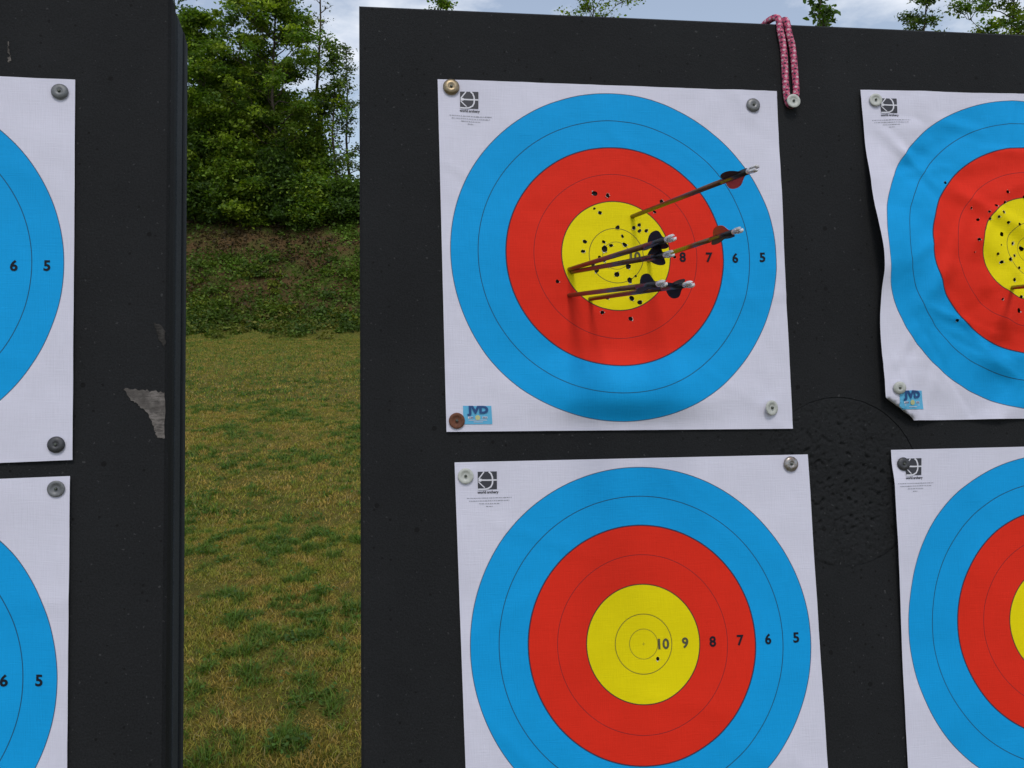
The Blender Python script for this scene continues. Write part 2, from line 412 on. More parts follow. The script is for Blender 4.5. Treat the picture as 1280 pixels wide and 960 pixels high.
def emblem(face, parent, s0, t0, seed):
    S = .0262
    e = printed(face, 'emblem', *grid_geo(S, S*.92, 6), s0, t0, INK, parent, .0006)
    k = S/2
    arc = [(.15*k, .98*k*.92), (.38*k, .70*k), (.52*k, .35*k), (.56*k, 0), (.52*k, -.35*k), (.36*k, -.66*k), (.0*k, -.86*k), (-.5*k, -.91*k), (-1.0*k, -.90*k)]
    L = [stroke(arc, .0021), stroke([(-.35*k, .90*k), (-.7*k, .45*k), (-.93*k, .16*k)], .0017), stroke([(-.93*k, -.12*k), (-.6*k, -.45*k), (-.28*k, -.74*k)], .0014),
         stroke([(-.93*k, .06*k), (0, .03*k), (.99*k, .03*k)], .0020), stroke([(-.93*k, .08*k), (-.62*k, .04*k)], .0040)]
    ln = printed(face, 'bow_line', *join_geo(L), s0, t0, WHITE, e, .0010)
    ln.parent = e
    printed(face, 'caption', *GEO['world archery'], s0+.0006, t0-.0162, INK, parent, .0007)
    r = random.Random(seed); L = []
    for j, wdt in enumerate((.062, .056, .028, .009)):
        x = -wdt/2
        while x < wdt/2:
            l = r.uniform(.0012, .0042); y = -.0236-.0038*j
            L.append(stroke([(x, y), (min(x+l, wdt/2), y)], r.uniform(.0006, .0011))); x += l+r.uniform(.0006, .0012)
    printed(face, 'small_print', *join_geo(L), s0+.002, t0, INK_SOFT, parent, .0006)
def maker_logo(face, parent, s0, t0, seed):
    e = printed(face, 'maker_logo', *grid_geo(.040, .0262, 14), s0, t0, LOGO_B, parent, .0006)
    for v in (printed(face, 'lettering', *GEO['JVD'], s0+.0004, t0+.0060, LOGO_D, e, .0019, sx=1.22),
              printed(face, 'white_line', *join_geo([stroke([(-.0135, -.0035), (-.0065, -.0035)], .0028), stroke([(.0065, -.0035), (.0135, -.0035)], .0028), stroke([(-.013, -.0072), (.013, -.0072)], .0008), stroke([(-.006, -.0098), (.007, -.0098)], .0007)]), s0, t0, WHITE, e, .0011),
              printed(face, 'small_print', *join_geo([stroke([(x, -.0035), (x+.0011, -.0035)], .0019) for x in (-.0115, -.0095, -.0076, .0072, .0092, .0112)]), s0, t0, LOGO_D, e, .0015),
              printed(face, 'round_spot', [Vector((.0036*math.cos(a*.5236), -.0036+.0036*math.sin(a*.5236), 0)) for a in range(12)], [tuple(range(12))], s0, t0, LOGO_Y, e, .0013)):
        v.parent = e
def build_face(face, label, holes=(), grid=60, seed=1, logo=True, fold=None, numbers=True, num_t=-.001, em=(-.2080, .227), lg=(-.2080, -.2290)):
    """holes: list of (s,t,r,torn)"""
    root_M = face.M @ Matrix.Translation((face.c.x, face.c.y, 0))
    root = empty('target_sheet', root_M); tag(root, label, 'target', 'paper target sheets pinned to the butts')
    rng = random.Random(seed); e = face.e; face.fold = fold
    pts = []
    hp = []
    for (s, t, r, torn) in holes:
        n = 9; ph = rng.uniform(0, 6); ex = rng.uniform(.85, 1.2); an = rng.uniform(0, 3)
        poly = []
        for i in range(n):
            a = ph+2*math.pi*i/n; rr = r*rng.uniform(.82, 1.15); x, y = rr*math.cos(a)*ex, rr*math.sin(a)/ex
            poly.append(Vector((s+x*math.cos(an)-y*math.sin(an), t+x*math.sin(an)+y*math.cos(an))))
        hp.append(poly)
    # drop holes that collide with an earlier one
    keep = []
    for i, (s, t, r, _) in enumerate(holes):
        if all((Vector((s, t))-Vector(holes[j][:2])).length > (r+holes[j][2])*1.42 for j in keep): keep.append(i)
    def near(x, y):
        return any((x-holes[i][0])**2+(y-holes[i][1])**2 < (holes[i][2]*1.9)**2 for i in keep)
    edges = []
    for j in range(grid+1):
        for i in range(grid+1):
            x, y = -e+2*e*i/grid, -e+2*e*j/grid
            if fold and 0 < i < grid and 0 < j < grid and abs(fold(x, y)) < .003: continue
            if not near(x, y): pts.append(Vector((x, y)))
    for i in keep:
        b = len(pts); pts += hp[i]; m = len(hp[i]); edges += [(b+k, b+(k+1) % m) for k in range(m)]
    if fold:
        b = len(pts); pts += [Vector(p) for p in fold.line]; edges += [(b+i, b+i+1) for i in range(len(fold.line)-1)]
    vo, _, fo, *_ = delaunay_2d_cdt(pts, edges, [], 0, 1e-6)
    F = []
    for f in fo:
        m = (vo[f[0]]+vo[f[1]]+vo[f[2]])/3
        if any((m-Vector(holes[i][:2])).length < holes[i][2]*1.7 and inside(m, hp[i]) for i in keep): continue
        a = (vo[f[1]]-vo[f[0]]).cross(vo[f[2]]-vo[f[0]])
        if abs(a) < 1e-12: continue
        F.append(tuple(f) if a > 0 else (f[0], f[2], f[1]))
    P = [face(v.x, v.y) for v in vo]
    face.flat = [Vector((v.x, v.y, 0)) for v in vo]; face.pos = P; face.tris = F; face.bvh = BVHTree.FromPolygons(face.flat, F)
    o = mesh_obj('sheet', P, F, PAPER, root, True)
    uvl = o.data.uv_layers.new(name='UVMap')
    vi = np.empty(len(o.data.loops), np.int32); o.data.loops.foreach_get('vertex_index', vi)
    arr = np.array([(v.x, v.y) for v in vo], np.float32)
    uvl.data.foreach_set('uv', arr[vi].ravel())
    for i in keep:                                             # ragged paper lips round the arrow holes
        s, t, r, torn = holes[i]; V, FF = [], []
        poly = hp[i]; c = Vector((s, t))
        for k in range(len(poly)):
            if rng.random() < (.25 if torn else .62): continue
            a, b = poly[k], poly[(k+1) % len(poly)]; m = (a+b)/2; out = (m-c).normalized()*r*rng.uniform(.15, .75 if torn else .45)
            z = len(V); q = m+out
            V += [face(a.x, a.y, .0003), face(b.x, b.y, .0003), face(q.x, q.y, rng.uniform(.0008, .0022))]
            FF.append((z, z+1, z+2))
        if FF: mesh_obj('torn_lip', V, FF, TORN, root)
    if numbers:
        for k, s in (('10', .0282), ('9', .0590), ('8', .0985), ('7', .1385), ('6', .1785), ('5', .2190)):
            printed(face, 'printed_number', *GEO[k], s, num_t, INK_NUM if k not in ('10', '9') else INK_G, root, .0006)
    if em: emblem(face, root, em[0], em[1], seed)
    if logo: maker_logo(face, root, lg[0], lg[1], seed)
    face.root = root
    return root
INK_G = plain('grey_number_print', (.095, .09, .05), .7, spec=.15)
def inside(p, poly):
    r = False; j = len(poly)-1
    for i in range(len(poly)):
        a, b = poly[i], poly[j]
        if (a.y > p.y) != (b.y > p.y) and p.x < (b.x-a.x)*(p.y-a.y)/(b.y-a.y)+a.x: r = not r
        j = i
    return r
cm = lambda *p: [(a/100, b/100) for a, b in p]

# A: the sheet with the six arrows
crA = creases(5, 16, .0012, .012)
def hA(s, t):
    b = math.exp(-((s-.012)/.105)**2)
    g = smooth(-.13, -.195, t)*(1-.95*smooth(-.204, -.250, t))
    fold = 0
    p = (s-.205)*.58+(t-.225)*-.81; q = abs((s-.205)*.81+(t-.225)*.58)
    if abs(p) < .05: fold = .0022*max(0, 1-q/.02)*(1-(p/.05)**2)
    return .0016+.021*b*g+.0016*(fbm(s*7, t*7, 2)+.6)+.0006*fbm(s*30, t*30, 4)+crA(s, t)*.8+fold
FA = Face(FR, (0, 0), cm((-25.16, 25.57), (25.54, 25.46), (24.95, -25.18), (-24.6, -24.83)), hA)
def hl(M, face, lst, x0, y0, sc):
    out = []
    for a in lst:
        x, y = x0+a[0]/sc, y0+a[1]/sc; r = (a[2] if len(a) > 2 else 1.0)*(.0031 if sc < 5 else .0026)
        s, t = face.st(on_plane(M, x, y, .002)); out.append((s, t, r, len(a) > 3))
    return out
HA = hl(FR, FA, [(270, 222, 1.35), (340, 232), (627, 265), (590, 320, .8), (268, 303, .6), (299, 325), (392, 402, 1.05), (479, 404), (509, 388, .9), (510, 421, .9), (546, 420, .9), (418, 450, .8), (216, 478), (207, 531, .9),
    (318, 480, .8), (323, 519, 1.5), (357, 500, .9), (430, 495, 1.1), (296, 562, .8, 1), (322, 580, .8, 1), (450, 612, 1.35), (282, 633, 1.15), (388, 654, 1.35), (422, 664, .9), (355, 672, 1.2), (462, 648, 1.0), (457, 685, 1.4), (488, 662, .6),
    (467, 781, 1.2), (511, 803, 1.15), (337, 779, .9), (326, 808, 1.1), (309, 858, .95), (461, 890), (71, 692, .9), (695, 559, .8), (262, 604, .9), (345, 612, .7, 1)], 680, 190, 4.267)
build_face(FA, 'target sheet pierced by six arrows, upper middle of the right butt', HA, 76, 11, em=(-.2075, .2235))

# B: the clean sheet below it
crB = creases(9, 12, .0011, .016)
def hB(s, t): return .0020+.0022*(fbm(s*6, t*6, 12)+.6)+.0003*fbm(s*30, t*30, 14)+crB(s, t)
FB = Face(FR, (.018, -.5417), cm((-23.57, -29.0), (26.88, -28.89), (27.1, -79.4), (-22.5, -79.3)), hB)
sb = FB.st(on_plane(FR, 821.5, 823)); build_face(FB, 'nearly unused target sheet below the sheet with six arrows', [(*sb, .0026, True)], 60, 12)

# E: crumpled sheet, upper right
crE = creases(21, 50, .0062, .024); crE2 = creases(22, 60, .0034, .010)
def hE(s, t):
    k = t+.012; lift = math.exp(-((s+.2525)/.095)**2)*(math.exp(-(k/.15)**2) if k > 0 else .25*math.exp(-(k/.2)**2)+.75*math.exp(-(k/.045)**2))*.020
    corner = .012*math.exp(-(((s+.235)/.05)**2+((t+.215)/.05)**2))
    belly = .008*smooth(.27, .0, math.hypot(s*.8, t))
    return max(.0015, .003+lift+corner+belly+.0045*(fbm(s*6, t*6, 31)+.45)+(.0010*fbm(s*26, t*26, 33)+crE(s, t)+crE2(s, t))*(.25+.75*smooth(-.25, -.17, s)))
def wE(s, t):
    return (.0085*math.exp(-((s+.2525)/.018)**2)*math.exp(-((t+.015)/.07)**2)+.0008*math.exp(-((s+.25)/.05)**2)*noise.noise(Vector((t*20, 3, 1))), -.003*math.exp(-((t-.2525)/.04)**2)*smooth(0, .2, s))
FE = Face(FR, (.6385, .013), cm((38.75, 26.0), (89.8, 26.6), (89.0, -24.2), (38.75, -24.3)), hE, wE)
class Fold:
    def __init__(s, a, b):
        s.a, s.b = Vector(a), Vector(b); d = (s.b-s.a).normalized(); s.n = Vector((-d.y, d.x))
        mid = (s.a+s.b)/2; pts = [s.a.lerp(s.b, k/8) for k in range(9)]; s.line = [tuple(p) for p in pts]
        if s.n.dot(-mid) < 0: s.n = -s.n
    def __call__(s, x, y): return (Vector((x, y))-s.a).dot(s.n)
HE = hl(FR, FE, [(797, 18, 1), (928, 55, 1.1), (775, 97, .9), (711, 120, .95), (655, 168, .8), (660, 220, .8), (578, 224, 1), (527, 138, .7, 1), (570, 378, 1.05), (757, 172, .9, 1), (720, 208, .8, 1), (792, 250, .9), (875, 262, 1), (955, 205, .9),
    (752, 334, 1.35), (742, 415, .5), (838, 400, .9, 1), (912, 436, 1.5), (957, 488, 1.5), (716, 482, .9), (745, 543, 1, 1), (803, 525, 1.15), (848, 492, .9, 1), (852, 524, 1), (883, 583, 1), (838, 675, 1.1), (950, 655, 1), (932, 777, 1.1), (890, 800, .9), (871, 903, 1.4), (745, 820, .7, 1), (545, 468, .4),
    (346, -57, .9), (425, 972, .9), (990, 330, 1), (1020, 420, 1.3), (1050, 560, 1), (1080, 380, 1), (1010, 640, 1.2), (1100, 500, .9)], 1120, 240, 6)
build_face(FE, 'crumpled target sheet with curling left edge on the right butt', HE, 84, 13, fold=Fold((-.2525, -.2190), (-.2070, -.2525)), lg=(-.2110, -.2240), em=(-.2095, .2260))

# F: lower right sheet, C and D: the two sheets on the left butt
crF = creases(41, 12, .0013, .018)
def hF(s, t): return .0020+.0024*(fbm(s*6, t*6, 52)+.6)+.0003*fbm(s*30, t*30, 54)+crF(s, t)+.006*math.exp(-((s+.2525)/.03)**2)*smooth(.24, .2, t)*smooth(-.1, .12, t)
FF_ = Face(FR, (.6390, -.5375), cm((39.55, -28.5), (90.1, -28.3), (89.2, -79.0), (38.65, -79.2)), hF)
build_face(FF_, 'target sheet below the crumpled one, lower right corner', [], 60, 14, em=(-.2180, .2275))
def left_face(tr, br, ring, seed, label):
    TR, BR = on_plane(FL, *tr), on_plane(FL, *br)
    d = (TR-BR).normalized(); side = Vector((d.y, -d.x))*-1
    if (TR-BR).length < .48: BR = TR-d*.506
    TL, BL = TR-Vector((d.y, -d.x))*.506, BR-Vector((d.y, -d.x))*.506
    rp = on_plane(FL, *ring); c = rp-Vector((d.y, -d.x))*.24
    cr_ = creases(seed, 14, .0015, .018)
    h = lambda s, t: .0020+.0024*(fbm(s*6, t*6, seed)+.6)+.0003*fbm(s*30, t*30, seed+2)+cr_(s, t)
    f = Face(FL, c, (TL, TR, BR, BL), h); build_face(f, label, [], 60, seed)
    return f
FC = left_face((95, 101), (92, 575), (82.7, 332), 61, 'upper target sheet on the left butt, only its right side in view')
FD = left_face((89, 595), (85, 960), (73.7, 843), 71, 'lower target sheet on the left butt, only its right side in view')

# ------------------------------------------------------------------ pins
def metal(name, col, rough, met, spots=None):
    t = NT(name); c = t.coord(); n = t.noise(c, 190, 5, .7)
    base = t.mix(t.ramp(n, .42, .68), col, spots or tuple(x*.7 for x in col))
    t.set(Base_Color=base, Roughness=rough, Metallic=met); t.bump(n, .3, .0006); return t.m
PM = dict(brass=metal('tarnished_brass', (.34, .27, .17), .38, .75, (.20, .15, .09)), grey=metal('dull_grey_metal', (.20, .20, .20), .45, .5),
          white=metal('off_white_plastic', (.52, .53, .49), .5, 0, (.42, .43, .38)), rust=metal('rusty_brown_metal', (.16, .055, .025), .75, .1, (.09, .035, .02)),
          dark=metal('dark_grey_metal', (.075, .075, .08), .5, .5), silver=metal('silver_metal_brown_stain', (.36, .35, .34), .35, .7, (.20, .13, .09)),
          mid=metal('mid_grey_metal', (.17, .175, .18), .5, .3))
NAIL = metal('nail_head', (.10, .11, .09), .5, .6)
def lathe(prof, n=28):
    V, F = [], []
    for r, z in prof:
        for i in range(n): V.append((r*math.cos(2*math.pi*i/n), r*math.sin(2*math.pi*i/n), z))
    for k in range(len(prof)-1):
        for i in range(n): F.append((k*n+i, k*n+(i+1) % n, (k+1)*n+(i+1) % n, (k+1)*n+i))
    F.append(tuple(range(n))[::-1]); F.append(tuple((len(prof)-1)*n+i for i in range(n)))
    return V, F
DOME = lathe([(.0105, -.0004), (.0116, .0006), (.0118, .0016), (.0112, .0028), (.0090, .0042), (.0062, .0050), (.0042, .0048), (.0030, .0040)])
FLAT = lathe([(.0112, -.0004), (.0118, .0004), (.0118, .0017), (.0113, .0022), (.0070, .0021), (.0066, .0016), (.0034, .0014)])
HEAD = lathe([(.0022, -.0200), (.0022, .0044), (.0019, .0056), (.0011, .0062)], 12)
def pin(face, M, x, y, kind, shape, label, tilt=(0, 0), raise_=0.0, scale=1.0):
    p = on_plane(M, x, y, .004)
    h = .001
    if face:
        s, t = face.st(p); h = face.h(s, t)
    base = M @ Matrix.Translation((p.x, p.y, h+.0009+raise_)) @ Matrix.Rotation(tilt[0], 4, 'X') @ Matrix.Rotation(tilt[1], 4, 'Y') @ Matrix.Scale(scale, 4)
    r = empty('target_pin', base); tag(r, label, 'pin', 'round pins holding the sheets')
    mesh_obj('disc', *shape, PM[kind], r, True); hd = mesh_obj('nail', *HEAD, NAIL, r, True)
    if shape is FLAT: hd.location.z = -.0018
    for q in r.children: q.data.polygons.foreach_set('use_smooth', [len(f.vertices) == 4 for f in q.data.polygons])
    return r
pin(FA, FR, 564, 109, 'brass', DOME, 'brassy domed pin, top left corner of the sheet with six arrows')
pin(FA, FR, 941, 132, 'grey', DOME, 'grey domed pin, top right corner of the sheet with six arrows', scale=.9)
pin(FA, FR, 963, 510, 'white', FLAT, 'off white tilted pin, bottom right corner of the sheet with six arrows', (.05, .32), .0030, .92)
pin(FA, FR, 571, 526, 'rust', FLAT, 'rusty brown pin beside the blue logo of the six-arrow sheet', scale=.93)
pin(FB, FR, 582, 595, 'white', FLAT, 'pale grey pin, top left corner of the nearly unused sheet', scale=.9)
pin(FB, FR, 988, 580, 'silver', DOME, 'silver pin stained brown, top right corner of the nearly unused sheet', scale=.92)
pin(FC, FL, 75, 115, 'mid', DOME, 'grey domed pin, top right corner of the upper left sheet', scale=.92)
pin(FC, FL, 71, 556, 'dark', DOME, 'dark grey pin, bottom right corner of the upper left sheet', scale=.9)
pin(FD, FL, 71, 611, 'mid', FLAT, 'flat grey pin, top right corner of the lower left sheet', scale=.88)
pin(FE, FR, 1092, 127, 'white', FLAT, 'off white pin, top left corner of the crumpled sheet', (.0, -.1), .0015, .82)
pin(FE, FR, 1117, 486, 'white', DOME, 'off white domed pin pressed into the curled corner of the crumpled sheet', (.15, -.2), .002, .78)
pin(FF_, FR, 1128, 580, 'dark', DOME, 'dark grey pin overlapping the emblem of the lower right sheet', scale=.82)

# ------------------------------------------------------------------ pink cord
def tube(pts, radii, n=10, cap=True):
    V, F = [], []; ref = Vector((.3, .2, 1)).normalized(); P = [Vector(p) for p in pts]
    for i, p in enumerate(P):
        d = (P[min(i+1, len(P)-1)]-P[max(i-1, 0)]).normalized()
        s = (ref-d*ref.dot(d)).normalized(); ref = s; t = d.cross(s); r = radii[i] if hasattr(radii, '__len__') else radii
        for k in range(n):
            a = 2*math.pi*k/n; V.append(p+(s*math.cos(a)+t*math.sin(a))*r)
    for i in range(len(P)-1):
        for k in range(n): F.append((i*n+k, i*n+(k+1) % n, (i+1)*n+(k+1) % n, (i+1)*n+k))
    if cap: F += [tuple(range(n))[::-1], tuple((len(P)-1)*n+k for k in range(n))]
    return V, F
def spline(pts, m=10):
    P = [Vector(p) for p in pts]; P = [P[0]*2-P[1]]+P+[P[-1]*2-P[-2]]; out = []
    for i in range(1, len(P)-2):
        a, b, c, d = P[i-1:i+3]
        for k in range(m):
            t = k/m; out.append(.5*((2*b)+(c-a)*t+(2*a-5*b+4*c-d)*t*t+(3*b-a-3*c+d)*t**3))
    out.append(P[-2]); return out
def cord_mat():
    t = NT('pink_braided_cord'); uv = t.n.new('ShaderNodeUVMap'); uv.uv_map = 'UVMap'
    sp = t.n.new('ShaderNodeSeparateXYZ'); t.l.new(uv.outputs[0], sp.inputs[0])
    a1 = t.math('SINE', t.math('ADD', t.math('MULTIPLY', sp.outputs[1], 620), t.math('MULTIPLY', sp.outputs[0], 12.566)))
    a2 = t.math('SINE', t.math('SUBTRACT', t.math('MULTIPLY', sp.outputs[1], 620), t.math('MULTIPLY', sp.outputs[0], 12.566)))
    w = t.math('MULTIPLY', a1, a2)
    b1 = t.math('SINE', t.math('ADD', t.math('MULTIPLY', sp.outputs[1], 310), t.math('MULTIPLY', sp.outputs[0], 12.566)))
    b2 = t.math('SINE', t.math('SUBTRACT', t.math('MULTIPLY', sp.outputs[1], 450), t.math('MULTIPLY', sp.outputs[0], 6.283)))
    col = t.mix(t.ramp(w, -.2, .6), (.42, .045, .12), (.62, .16, .24))
    col = t.mix(t.math('GREATER_THAN', t.math('MULTIPLY', b1, b2), .60), col, (.60, .44, .47))
    col = t.mix(t.math('LESS_THAN', t.math('MULTIPLY', b1, b2), -.66), col, (.03, .02, .04))
    t.set(Base_Color=col, Roughness=.75); t.bump(w, .5, .0008); return t.m
CORD = cord_mat()
def P_(x, y, h): q = on_plane(FR, x, y, h); return Vector((q.x, q.y, h))
top = .3646; r_c = .0050; cu = on_plane(FR, 975, 33).x
pl = [Vector((cu-.004, .18, -.148)), Vector((cu-.006, .33, -.148)), Vector((cu-.010, top+.006, -.128)), Vector((cu-.016, top+.0065, -.07)), Vector((cu-.014, top+.0100, -.022)), Vector((cu-.004, top+.0075, .001)), P_(975.5, 40, .0052), P_(979, 58, .005), P_(981, 85, .005), P_(982.5, 112, .005),
      P_(985, 127, .005), P_(989, 131.5, .005), P_(993, 127, .005), P_(995, 112, .005), P_(993, 85, .005), P_(990.5, 60, .005), P_(986, 42, .0052), Vector((cu+.0085, top+.0045, .0005)), Vector((cu+.006, top+.0065, -.03)), Vector((cu+.006, top+.0060, -.09)), Vector((cu+.005, top+.006, -.128)), Vector((cu+.006, .33, -.148)), Vector((cu+.006, .18, -.148))]
cp = spline(pl, 9); Vc, Fc = tube(cp, r_c, 12)
cord = mesh_obj('cord', Vc, Fc, CORD, None, True); cord.matrix_world = FR
uvl = cord.data.uv_layers.new(name='UVMap'); acc = [0]
for i in range(1, len(cp)): acc.append(acc[-1]+(cp[i]-cp[i-1]).length)
for p in cord.data.polygons:
    for li in p.loop_indices:
        v = cord.data.loops[li].vertex_index; k, i = v % 12, v//12
        u = k/12
        if k == 0 and any(cord.data.loops[q].vertex_index % 12 == 11 for q in p.loop_indices) and len(p.vertices) == 4: u = 1.0
        uvl.data[li].uv = (u, acc[i])
tag(cord, 'pink braided cord doubled over the top edge of the right butt', 'cord')
pin(None, FR, 989, 129, 'white', FLAT, 'off white pin holding the end of the pink cord', raise_=.0092, scale=.88)

# ------------------------------------------------------------------ arrows
CARB = NT('glossy_carbon_shaft'); _c = CARB.coord()
CARB.set(Base_Color=CARB.mix(CARB.ramp(CARB.noise(_c, 30, 3), .4, .7), (.085, .030, .011), (.125, .046, .014)), Roughness=.36)  # brown base paints in the rings' reflection on black carbon
CARB.b.inputs['Specular IOR Level'].default_value = .55; CARB = CARB.m
CARB_REFL = NT('carbon_shaft_ochre_reflection'); CARB_REFL.set(Base_Color=CARB_REFL.mix(CARB_REFL.noise(CARB_REFL.coord(), 20), (.10, .045, .010), (.16, .07, .016)), Roughness=.25); CARB_REFL.b.inputs['Specular IOR Level'].default_value = .8; CARB_REFL = CARB_REFL.m  # ochre base paints in red and yellow reflected by the black carbon
WRAP = plain('black_wrap', (.012, .012, .016), .35)
VN = dict(black=plain('black_vane', (.004, .005, .011), .6, spec=.2), red=plain('red_vane', (.50, .018, .022), .45), olive=plain('olive_vane', (.020, .018, .006), .6, spec=.15))
def nock_mat():
    t = NT('clear_nock'); t.set(Base_Color=(.80, .78, .80), Roughness=.18); t.b.inputs['Transmission Weight'].default_value = .35
    t.b.inputs['Subsurface Weight'].default_value = 0.0; return t.m
NOCK = nock_mat(); STEEL = plain('steel_point', (.35, .35, .36), .3, 1.0)
def arrow(imp, nk, L, vanes, label, M=FR, shaft=CARB, spin=0.0, R_=.0030, vs=1.0):
    q = on_plane(M, *imp); P = M @ Vector((q.x, q.y, .0015))
    d = px_dir(*nk).normalized()
    w = CAMP-P; b = w.dot(d); c = w.dot(w)-L*L; disc = b*b-c
    s = -b-math.sqrt(max(0, disc)); K = CAMP+d*s                 # nock end: where the pixel ray meets the sphere round the hit
    ax = (K-P).normalized(); LL = (K-P).length
    zref = Vector((0, 0, 1)); y = (zref-ax*zref.dot(ax)).normalized(); x = y.cross(ax)
    F4 = Matrix((x, y, ax)).transposed().to_4x4(); F4.translation = P
    root = empty('arrow', F4); tag(root, label, 'arrow', 'arrows stuck in the target sheets')
    pen = .11
    nl = .020; we = LL-nl
    V, F = tube([(0, 0, -pen), (0, 0, 0), (0, 0, LL*.5), (0, 0, we-.062)], R_, 14); mesh_obj('shaft', V, F, shaft, root, True)
    V, F = lathe([(.0003, -pen-.022), (.0016, -pen-.014), (R_, -pen-.0005)], 12); mesh_obj('point', V, F, STEEL, root, True)
    V, F = tube([(0, 0, we-.062+.0002), (0, 0, we)], R_*1.05, 14); mesh_obj('wrap', V, F, WRAP, root, True)
    # nock: round collar and two prongs with a throat between them
    V, F = lathe([(R_*.80, we+.0001), (R_*.98, we+.0012), (R_*1.02, we+.0060), (R_*.9, we+.0085)], 14)
    for sg in (-1, 1):
        z = len(V); h = R_*1.0; a0 = R_*.32*sg; a1 = R_*1.08*sg; zz = (we+.0080, LL)
        for Z, k in ((zz[0], 1.0), (zz[1], .85)):
            V += [(a0, -h*k, Z), (a1, -h*.55*k, Z), (a1, h*.55*k, Z), (a0, h*k, Z)]
        F += [(z, z+1, z+5, z+4), (z+1, z+2, z+6, z+5), (z+2, z+3, z+7, z+6), (z+3, z, z+4, z+7), (z+4, z+5, z+6, z+7)]
    o = mesh_obj('nock', V, F, NOCK, root, True); o.rotation_euler.z = spin+.6
    # three short shield-shaped vanes
    prof = [(0, .0), (.0015, .0030), (.005, .0058), (.010, .0078), (.016, .0088), (.022, .0091), (.028, .0088), (.033, .0078), (.037, .0060), (.040, .0036), (.043, .0014), (.047, 0)]
    for k, cname in enumerate(vanes):
        a = spin+2*math.pi*k/3; V, F = [], []; z0 = we-.053
        for sgn in (-1, 1):
            for zz, hh in prof:
                for rr, th in ((R_*.9, .00045), (R_+hh*vs, .00018)):
                    V.append((rr*math.cos(a)-sgn*th*math.sin(a), rr*math.sin(a)+sgn*th*math.cos(a), z0+zz*1.0))
        n = len(prof)
        for i in range(n-1):
            F.append((2*i, 2*i+1, 2*i+3, 2*i+2)); k0 = 2*n; F.append((k0+2*i, k0+2*i+2, k0+2*i+3, k0+2*i+1)); F.append((2*i+1, k0+2*i+1, k0+2*i+3, 2*i+3))
        mesh_obj('vane', V, F, VN[cname], root)
    return root
B3 = ('black',)*3
arrow((790, 271), (946, 210), .396, ('black', 'black', 'red'), 'arrow with a red lower vane, highest on the sheet', spin=rad(40))
arrow((711, 337), (842, 297), .418, B3, 'upper of two black-vaned arrows hitting the left of the yellow', spin=rad(95))
arrow((714, 340.5), (840, 317), .403, B3, 'lower of two black-vaned arrows hitting the left of the yellow', spin=rad(78))
arrow((810, 326), (926, 287), .318, ('red', 'olive', 'olive'), 'arrow with ochre reflection painted on its shaft and a red upper vane, pointing out over the blue ring', shaft=CARB_REFL, spin=rad(112))
arrow((711, 369.5), (831, 354), .392, B3, 'black-vaned arrow hitting the red just left of the yellow', spin=rad(100))
arrow((737, 374), (865, 355), .388, B3, 'lowest black-vaned arrow, nock furthest right of the lower pair', spin=rad(-80))
arrow((1262, 360), (1345, 352), .385, B3, 'arrow cut off by the right picture edge in the crumpled sheet', spin=rad(60))
# ------------------------------------------------------------------ ground, bank
BASE_Y, TOP_Y, TOP_Z = 34.4, 40.6, 5.15
def ground_mat():
    t = NT('mown_grass_ground'); c = t.coord()
    big = t.noise(c, .55, 5, .6); mid = t.noise(c, 4.5, 5, .65); fine = t.noise(c, 90, 4, .7)
    col = t.mix(t.ramp(t.math('ADD', t.math('MULTIPLY', big, .5), t.math('MULTIPLY', mid, .5)), .42, .58), (.150, .115, .026), (.090, .100, .016))
    col = t.mix(t.ramp(t.noise(c, 9, 4, .6), .58, .72), col, (.095, .062, .026))
    col = t.mix(1.0, col, t.math('MULTIPLY_ADD', fine, .9, .5), 'MULTIPLY')
    t.set(Base_Color=col, Roughness=.95); t.b.inputs['Specular IOR Level'].default_value = .1
    t.bump(t.math('ADD', fine, t.math('MULTIPLY', mid, 2)), .8, .02); return t.m
GMAT = ground_mat()
def gz(x, y): return .018*noise.noise(Vector((x*1.3, y*1.3, 0)))+.01*noise.noise(Vector((x*4, y*4, 5)))
xs = sorted(set([-400, -200, -100, -60, -40, -30]+[round(-22+.5*i, 3) for i in range(60)]+[10, 15, 20, 30, 40, 60, 100, 200, 400]))
ys = sorted(set([-200, -60, -20, -8, -3]+[round(-1+.45*i, 3) for i in range(90)]+[42, 46, 60, 90, 150, 300, 600]))
V = [(x, y, gz(x, y) if (-23 < x < 9 and -1 < y < 38) else (0 if y < 42 else 0)) for y in ys for x in xs]
n = len(xs); F = [(j*n+i, j*n+i+1, (j+1)*n+i+1, (j+1)*n+i) for j in range(len(ys)-1) for i in range(n-1)]
tag(mesh_obj('ground', V, F, GMAT, None, True), kind='structure')
def bank_z(x, y):
    b = BASE_Y+.6*noise.noise(Vector((x*.35, 0, 3)))+.25*noise.noise(Vector((x*1.3, 0, 8)))
    t = smooth(b-.4, TOP_Y+.8, y)
    lump = .28*noise.noise(Vector((x*.6, y*.6, 2)))+.10*noise.noise(Vector((x*2.2, y*2.2, 6)))
    lin = min(1, max(0, (y-b)/(TOP_Y-b)))
    ramp = .42*smooth(b-3.2, b+.6, y)*(1-lin)*(1+.8*noise.noise(Vector((x*.8, y*.5, 12))))
    return (TOP_Z+.3*noise.noise(Vector((x*.15, 9, 0))))*(.55*t+.45*lin)+lump*min(1, lin*6)+ramp-.03
